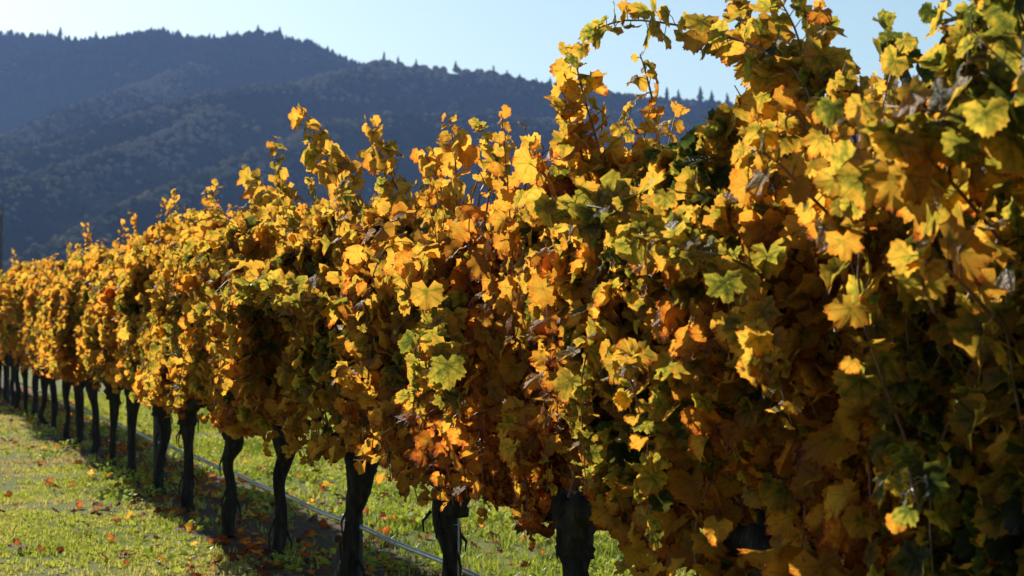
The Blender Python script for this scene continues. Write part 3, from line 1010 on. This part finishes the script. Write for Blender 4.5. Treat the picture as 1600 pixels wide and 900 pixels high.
        if zz_ < 1.15: hu += .10 * (1.15 - zz_) / .35
        LV.add(np.array([x, yy, zz_]), n, t, (.070 if i < 2 else .074) * r.uniform(.5, 1.45), hu, 0)
        cnt += 1
    for (vi, qx, qy, xo, wp, hu) in SINGLE:
        if vi != i: continue
        p = on_row(qx, qy, xo); dz = (p - CAM) @ FWD
        LV.add(p - org + np.array([0, 0, .03]), unit(np.array([-.35, -.9, .25]) + r.normal(0, .15, 3)), np.array([r.normal(0, .25), 0, -1.]), wp * (.74 if vi == 0 else .88) / FPX * dz / 1.12, hu, 3)
    P = np.array(LV.P); S = np.array(LV.S); Hh = np.clip(np.array(LV.H), .02, .97); pri = np.array(LV.pri)
    F3 = frames(np.array(LV.N), np.array(LV.T)); rnd = r.random(len(P))
    # put the petiole end, not the middle, of each leaf at its point
    score = P[:, 0] - .12 * (pri >= 2) - .3 * (pri == 3) - .18 * (P[:, 2] > top_h(P[:, 1] + y) - .12) + .05 * P[:, 1]
    order_ = np.argsort(score)
    if near:
        pick = order_[:296]; rest = order_[296:]
        var = r.integers(0, len(LEAF_ME), len(pick))
        for q, j in enumerate(pick):
            o = bpy.data.objects.new('leaf', LEAF_ME[var[q]])
            M = Matrix.Identity(4)
            for a in range(3):
                for b_ in range(3): M[a][b_] = float(F3[j][a][b_] * S[j])
                M[a][3] = float(P[j][a])
            o.parent = V_; o.matrix_basis = M
            o.color = (float(Hh[j]), float(rnd[j]), 0, 1)
            COL.objects.link(o)
    else: rest = order_
    lods = NEAR if i < 3 else MID if i < 8 else FAR
    f = join_leaves('foliage', lods, P[rest], F3[rest], S[rest], Hh[rest], rnd[rest], M_LEAF_A, np.zeros(3), V_)
    f['kind'] = 'stuff'
    if twigs:
        m = MB()
        for a in twigs: m.tube(a, .0016, 3, cap=False)
        f = m.build('leaf_stalks', M_CANE, V_); f['kind'] = 'stuff'
    return len(P)


tot = 0
for i, (px, y) in enumerate(VINES): tot += make_vine(i, px, y, LABELS[i])
print('leaves', tot)

# ------------------------------------------------------------------ trellis: hose, wires, posts, stake
def hose():
    r = np.random.default_rng(3)
    P = []
    for y in np.arange(1.0, 42, .25):
        P.append((.10 + .005 * math.sin(y * 1.1), y, .415 + .004 * math.cos(y * 2 * math.pi / 1.5) + .002 * math.sin(y * 3.1)))
    t = thing('irrigation_hose', 'thin black drip irrigation hose strung low along the row behind the trunks', 'hose', (0, 1, .4))
    m = MB(); m.tube(P, .0125, 10); m.build('hose', M_HOSE, t, org=(0, 1, .4))
    for y in np.arange(2.2, 24, .75):
        m = MB(); z = np.interp(y, [p[1] for p in P], [p[2] for p in P])
        m.tube([(.10, y - .012, z - .004), (.10, y + .012, z - .004)], .015, 8)
        m.build('dripper', M_HOSE, t, org=(0, 1, .4))


hose()
for z, w in ((.90, 'lowest steel trellis wire carrying the vine arms'), (1.30, 'middle steel trellis wire inside the leaf canopy'), (1.72, 'top steel trellis wire inside the leaf canopy')):
    m = MB(); m.tube([(.012 * math.sin(y * 1.3), y, z + .008 * math.cos(y * 4.19)) for y in np.arange(.8, 42, 1.5)], .0017, 5)
    o = m.build('trellis_wire', M_STEEL); o['label'] = w; o['category'] = 'wire'; o['group'] = 'wires of the trellis'
for k, i in enumerate((4, 8, 12, 16, 20)):
    y = VINES[i][1] + (.10 if i == 4 else .62)
    lab = ['dark wooden trellis post close behind the trunk that leans right', 'dark trellis post between vines in the left third of the row', 'dark trellis post among the slim trunks left of the wedge trunk',
           'dark trellis post among the far trunks near the left edge', 'farthest dark trellis post at the left end of the row'][k]
    t = thing('trellis_post', lab, 'post', (.085, y, 0), 'posts of the trellis')
    m = MB(); m.tube([(0, 0, -.2), (.0, .01, .9), (0, 0, 1.8)], [.036, .034, .033], 9); m.build('post', M_POST, t)
    m = MB(); m.tube([(-.05, 0, 1.715), (.03, 0, 1.72)], .004, 5); m.build('wire_staple', M_STEEL, t)
t = thing('training_stake', 'thin pale metal stake standing just right of the straight black trunk', 'stake', (.03, VINES[3][1] - .10, 0))
m = MB(); m.tube([(0, 0, -.1), (.004, 0, .5), (0, 0, 1.15)], .0045, 6); m.build('rod', M_STEEL, t)
m = MB(); m.tube([(-.03, .05, .62), (0, .0, .63), (.01, -.006, .62)], .0025, 5); m.build('tie', M_HOSE, t)

# ------------------------------------------------------------------ grass
def grass_patch(name, label, n, xr, yr, hue, hgt, seed, blades=5):
    r = np.random.default_rng(seed)
    x = r.uniform(*xr, n * 3); y = yr[0] + (yr[1] - yr[0]) * r.random(n * 3) ** 1.35
    z = ground_h(x, y)
    qx, qy, qz = pix(np.stack([x, y, z + .05], 1))
    ok_ = (qz > 1) & (qx > -80) & (qx < 1680) & (qy < 990)
    den = fbm(x * 1.6 + 60, y * 1.6 + 20, 3)
    keep_ = ok_ & (r.random(n * 3) < np.clip(.35 + (den - .4) * 3.2, .08, 1)) & ((np.abs(x - .38) > .55 + .35 * (fbm(x * 3 + 8, y * 3, 2) - .5)) | (r.random(n * 3) < .07))
    x, y, z, den = x[keep_][:n], y[keep_][:n], z[keep_][:n], den[keep_][:n]
    n = len(x); B = blades
    x = np.repeat(x, B) + r.normal(0, .018, n * B); y = np.repeat(y, B) + r.normal(0, .018, n * B); z = np.repeat(z, B)
    den = np.repeat(den, B)
    lum = fbm(x * 3 + 7, y * 3 + 3, 3)
    N_b = n * B
    H = hgt * r.uniform(.5, 1.4, N_b) * (.5 + 1.0 * lum)
    a = r.uniform(0, 6.28, N_b); lean = r.uniform(.1, 1.0, N_b) * H
    w = r.uniform(.0022, .0048, N_b) * (1 + .03 * y)
    dx, dy = np.cos(a), np.sin(a)
    b0 = np.stack([x - dy * w, y + dx * w, z - .004], 1); b1 = np.stack([x + dy * w, y - dx * w, z - .004], 1)
    m0 = np.stack([x + dx * lean * .4 - dy * w * .8, y + dy * lean * .4 + dx * w * .8, z + H * .62], 1)
    m1 = np.stack([x + dx * lean * .4 + dy * w * .8, y + dy * lean * .4 - dx * w * .8, z + H * .62], 1)
    tp = np.stack([x + dx * lean, y + dy * lean, z + H], 1)
    V = np.stack([b0, b1, m0, m1, tp], 1).reshape(-1, 3)
    k = (np.arange(N_b) * 5)[:, None, None]
    T = (np.array([(0, 1, 3), (0, 3, 2), (2, 3, 4)])[None] + k).reshape(-1, 3)
    c = hue + (fbm(x * .9 + 90, y * .9 + 12, 3) - .5) * 1.3 + r.normal(0, .12, N_b) + .12 * (r.random(N_b) < .15)
    c = np.repeat(np.clip(c, 0, 1), 5)
    o = link(name, mesh_np(name, V, T, M_GRASS, False, col=c[:, None]))
    o['kind'] = 'stuff'; o['label'] = label; o['category'] = 'grass'


grass_patch('grass', 'short sunlit yellow green grass in front of the vine row', 34000, (-7, -.1), (7.5, 40), .78, .027, 21)
grass_patch('grass', 'lush green grass and weeds beyond the trunks and hose', 34000, (-.1, 9), (4, 34), .46, .060, 22)


def weeds():
    r = np.random.default_rng(31); n = 9000
    x = np.where(r.random(n) < .09, r.normal(-.05, .35, n), r.uniform(.5, 6, n)); y = 4 + 26 * r.random(n) ** 1.3
    z = ground_h(x, y)
    cl = fbm(x * 2 + 1, y * 2 + 5, 2) > .48
    x, y, z = x[cl], y[cl], z[cl]; B = 6; n = len(x) * B
    x = np.repeat(x, B) + r.normal(0, .035, n); y = np.repeat(y, B) + r.normal(0, .035, n); z = np.repeat(z, B) + r.uniform(.02, .10, n)
    P = np.stack([x, y, z], 1)
    Nn = np.array([0, 0, .8]) + r.normal(0, .5, (n, 3)); Tt = r.normal(0, 1, (n, 3)); F3 = frames(Nn, Tt)
    S = r.uniform(.018, .04, n)
    Vq = np.array([(-.5, 0, 0), (.5, 0, 0), (.45, .9, .1), (-.45, .9, .1), (0, .45, -.08)]); Tq = np.array([(0, 1, 4), (1, 2, 4), (2, 3, 4), (3, 0, 4)])
    W_ = (np.einsum('nij,vj->nvi', F3, Vq) * S[:, None, None] + P[:, None, :]).reshape(-1, 3)
    T = (Tq[None] + (np.arange(n) * 5)[:, None, None]).reshape(-1, 3)
    c = np.repeat(np.clip(r.normal(.36, .12, n), 0, 1), 5)
    o = link('weeds', mesh_np('weeds', W_, T, M_GRASS, False, col=c[:, None]))
    o['kind'] = 'stuff'; o['label'] = 'low broad leaved weeds among the grass beyond the vine row'; o['category'] = 'weeds'


weeds()

# ------------------------------------------------------------------ fallen leaves
r = np.random.default_rng(77)
CL = [(8, 690, 12), (12, 752, 2), (90, 745, 3), (100, 755, 8), (105, 762, 6), (140, 795, 9), (145, 800, 7), (130, 805, 4), (148, 838, 6), (75, 868, 6), (60, 865, 4), (185, 870, 4), (28, 862, 4),
      (155, 752, 2), (92, 696, 2), (85, 770, 2), (20, 805, 3), (60, 812, 2), (105, 790, 2), (262, 803, 5), (255, 808, 4), (215, 852, 5), (300, 885, 7), (330, 893, 9), (375, 880, 10), (390, 890, 9),
      (240, 882, 4), (160, 722, 3), (118, 728, 2), (210, 775, 2), (245, 745, 2), (50, 728, 3), (45, 735, 2), (20, 775, 2), (150, 880, 3), (335, 815, 5), (285, 800, 3), (225, 790, 3), (180, 815, 2),
      (340, 845, 4), (40, 700, 2), (30, 672, 3), (5, 660, 2), (200, 830, 2), (420, 878, 8), (450, 885, 6)]
KINDS = {
    'yellow': ('bright yellow fallen vine leaf lying in the sunlit grass in front of the row', 'yellow fallen leaves on the grass', (.45, .58)),
    'orange': ('orange red fallen vine leaf lying in the sunlit grass in front of the row', 'orange red fallen leaves on the grass', (.83, .91)),
    'brown': ('curled brown fallen vine leaf lying in the sunlit grass in front of the row', 'brown fallen leaves on the grass', (.88, .99)),
}
KB = {k: (a.replace('lying in the sunlit grass in front of the row', 'lying in the grass beyond the trunks'), b + ' beyond the trunks', c) for k, (a, b, c) in KINDS.items()}


def zone(p):
    qx, qy, _ = pix(np.array([p[0], p[1], 0.]))
    if p[0] > -.05: return 'among the weeds beyond the trunks' if qx < 600 else 'on the green grass behind the straight black trunk'
    if p[0] > -.55: return 'at the feet of the nearer trunks' if qx > 230 else 'at the feet of the far trunks'
    if qy > 850: return 'in the front grass at the bottom of the photo'
    if qx < 60: return 'in the grass by the left edge'
    if qy > 780: return 'in the middle of the sunlit grass'
    return 'in the far part of the sunlit grass'


def drop(p, kinds):
    k = r.choice(['yellow', 'orange', 'brown'], p=[.12, .15, .73])
    lab, grp, hr = kinds[k]
    lab = {'yellow': 'bright yellow', 'orange': 'orange red', 'brown': 'curled brown'}[k] + ' fallen vine leaf ' + zone(p)
    grp = k + ' leaves fallen ' + zone(p)
    o = bpy.data.objects.new('fallen_leaf', LEAF_ME[r.integers(0, len(LEAF_ME))])
    s_ = r.uniform(.038, .070)
    Fq = frames(np.array([[r.normal(0, .45), r.normal(0, .45), 1]]), r.normal(0, 1, (1, 3)) * np.array([1, 1, .1]))[0]
    M = Matrix.Identity(4)
    for a in range(3):
        for b_ in range(3): M[a][b_] = float(Fq[a][b_] * s_)
    M[0][3] = p[0]; M[1][3] = p[1]; M[2][3] = float(ground_h(np.array(p[0]), np.array(p[1]))) + r.uniform(.028, .05)
    o.matrix_basis = M
    o.color = (float(r.uniform(*hr)), float(r.random()), 0, 1)
    o['label'] = lab; o['category'] = 'fallen leaf'; o['group'] = grp
    COL.objects.link(o)


nfl = 0
for (qx, qy, c) in CL:
    g0 = on_ground(qx, qy, .03)
    for q in range((c + 1) // 2 if c < 6 else c * 2 // 3):
        drop((g0[0] + r.normal(0, .10), g0[1] + r.normal(0, .22)), KINDS); nfl += 1
for q in range(25):
    g0 = on_ground(r.uniform(0, 400), r.uniform(650, 895), .03)
    if g0[0] < -.05: drop(g0, KINDS); nfl += 1
for (qx, qy, c) in [(460, 745, 7), (475, 750, 5), (590, 800, 3), (600, 770, 3), (750, 880, 3), (830, 860, 5), (800, 830, 3), (690, 790, 3), (850, 870, 3), (640, 830, 3), (500, 790, 4), (410, 700, 2), (560, 770, 2)]:
    g0 = on_ground(qx, qy, .03)
    for q in range(c): drop((g0[0] + r.normal(0, .15), g0[1] + r.normal(0, .25)), KB); nfl += 1
print('fallen', nfl)
# the rest, too many and too small to tell apart
n = 1500
x = r.uniform(-5, 8, n); y = 5 + 32 * r.random(n)
x = np.where(r.random(n) < .55, r.normal(.38, .38, n), x)
qx, qy, qz = pix(np.stack([x, y, 0 * x], 1))
ok_ = (qx > -60) & (qx < 1650) & (qy < 960)
ok_ &= ~((x < -.3) & (qz < 22)) | (r.random(n) < .05)
x, y = x[ok_], y[ok_]; n = len(x)
P = np.stack([x, y, ground_h(x, y) + r.uniform(.015, .045, n)], 1)
F3 = frames(np.stack([r.normal(0, .4, n), r.normal(0, .4, n), np.ones(n)], 1), r.normal(0, 1, (n, 3)))
o = join_leaves('leaf_litter', FAR, P, F3, r.uniform(.06, .1, n), r.uniform(.6, 1, n), r.random(n), M_LEAF_A, np.zeros(3))
o['kind'] = 'stuff'; o['label'] = 'scattered brown and orange leaf litter under and beyond the vine row'; o['category'] = 'leaf litter'

# ------------------------------------------------------------------ haze
m, N, L = new_mat('haze_air')
out = N.new('ShaderNodeOutputMaterial'); pv = N.new('ShaderNodeVolumePrincipled')
pv.inputs['Density'].default_value = .00012
pv.inputs['Color'].default_value = (.23, .375, .78, 1)
pv.inputs['Anisotropy'].default_value = .2
L.new(pv.outputs[0], out.inputs['Volume'])
mb = MB(); mb.box((0, 0, 215), (8200, 8200, 440))
hz = mb.build('haze', m, None, False); hz['kind'] = 'stuff'; hz['label'] = 'thin blue haze in the air between the vineyard and the hills'; hz['category'] = 'haze'
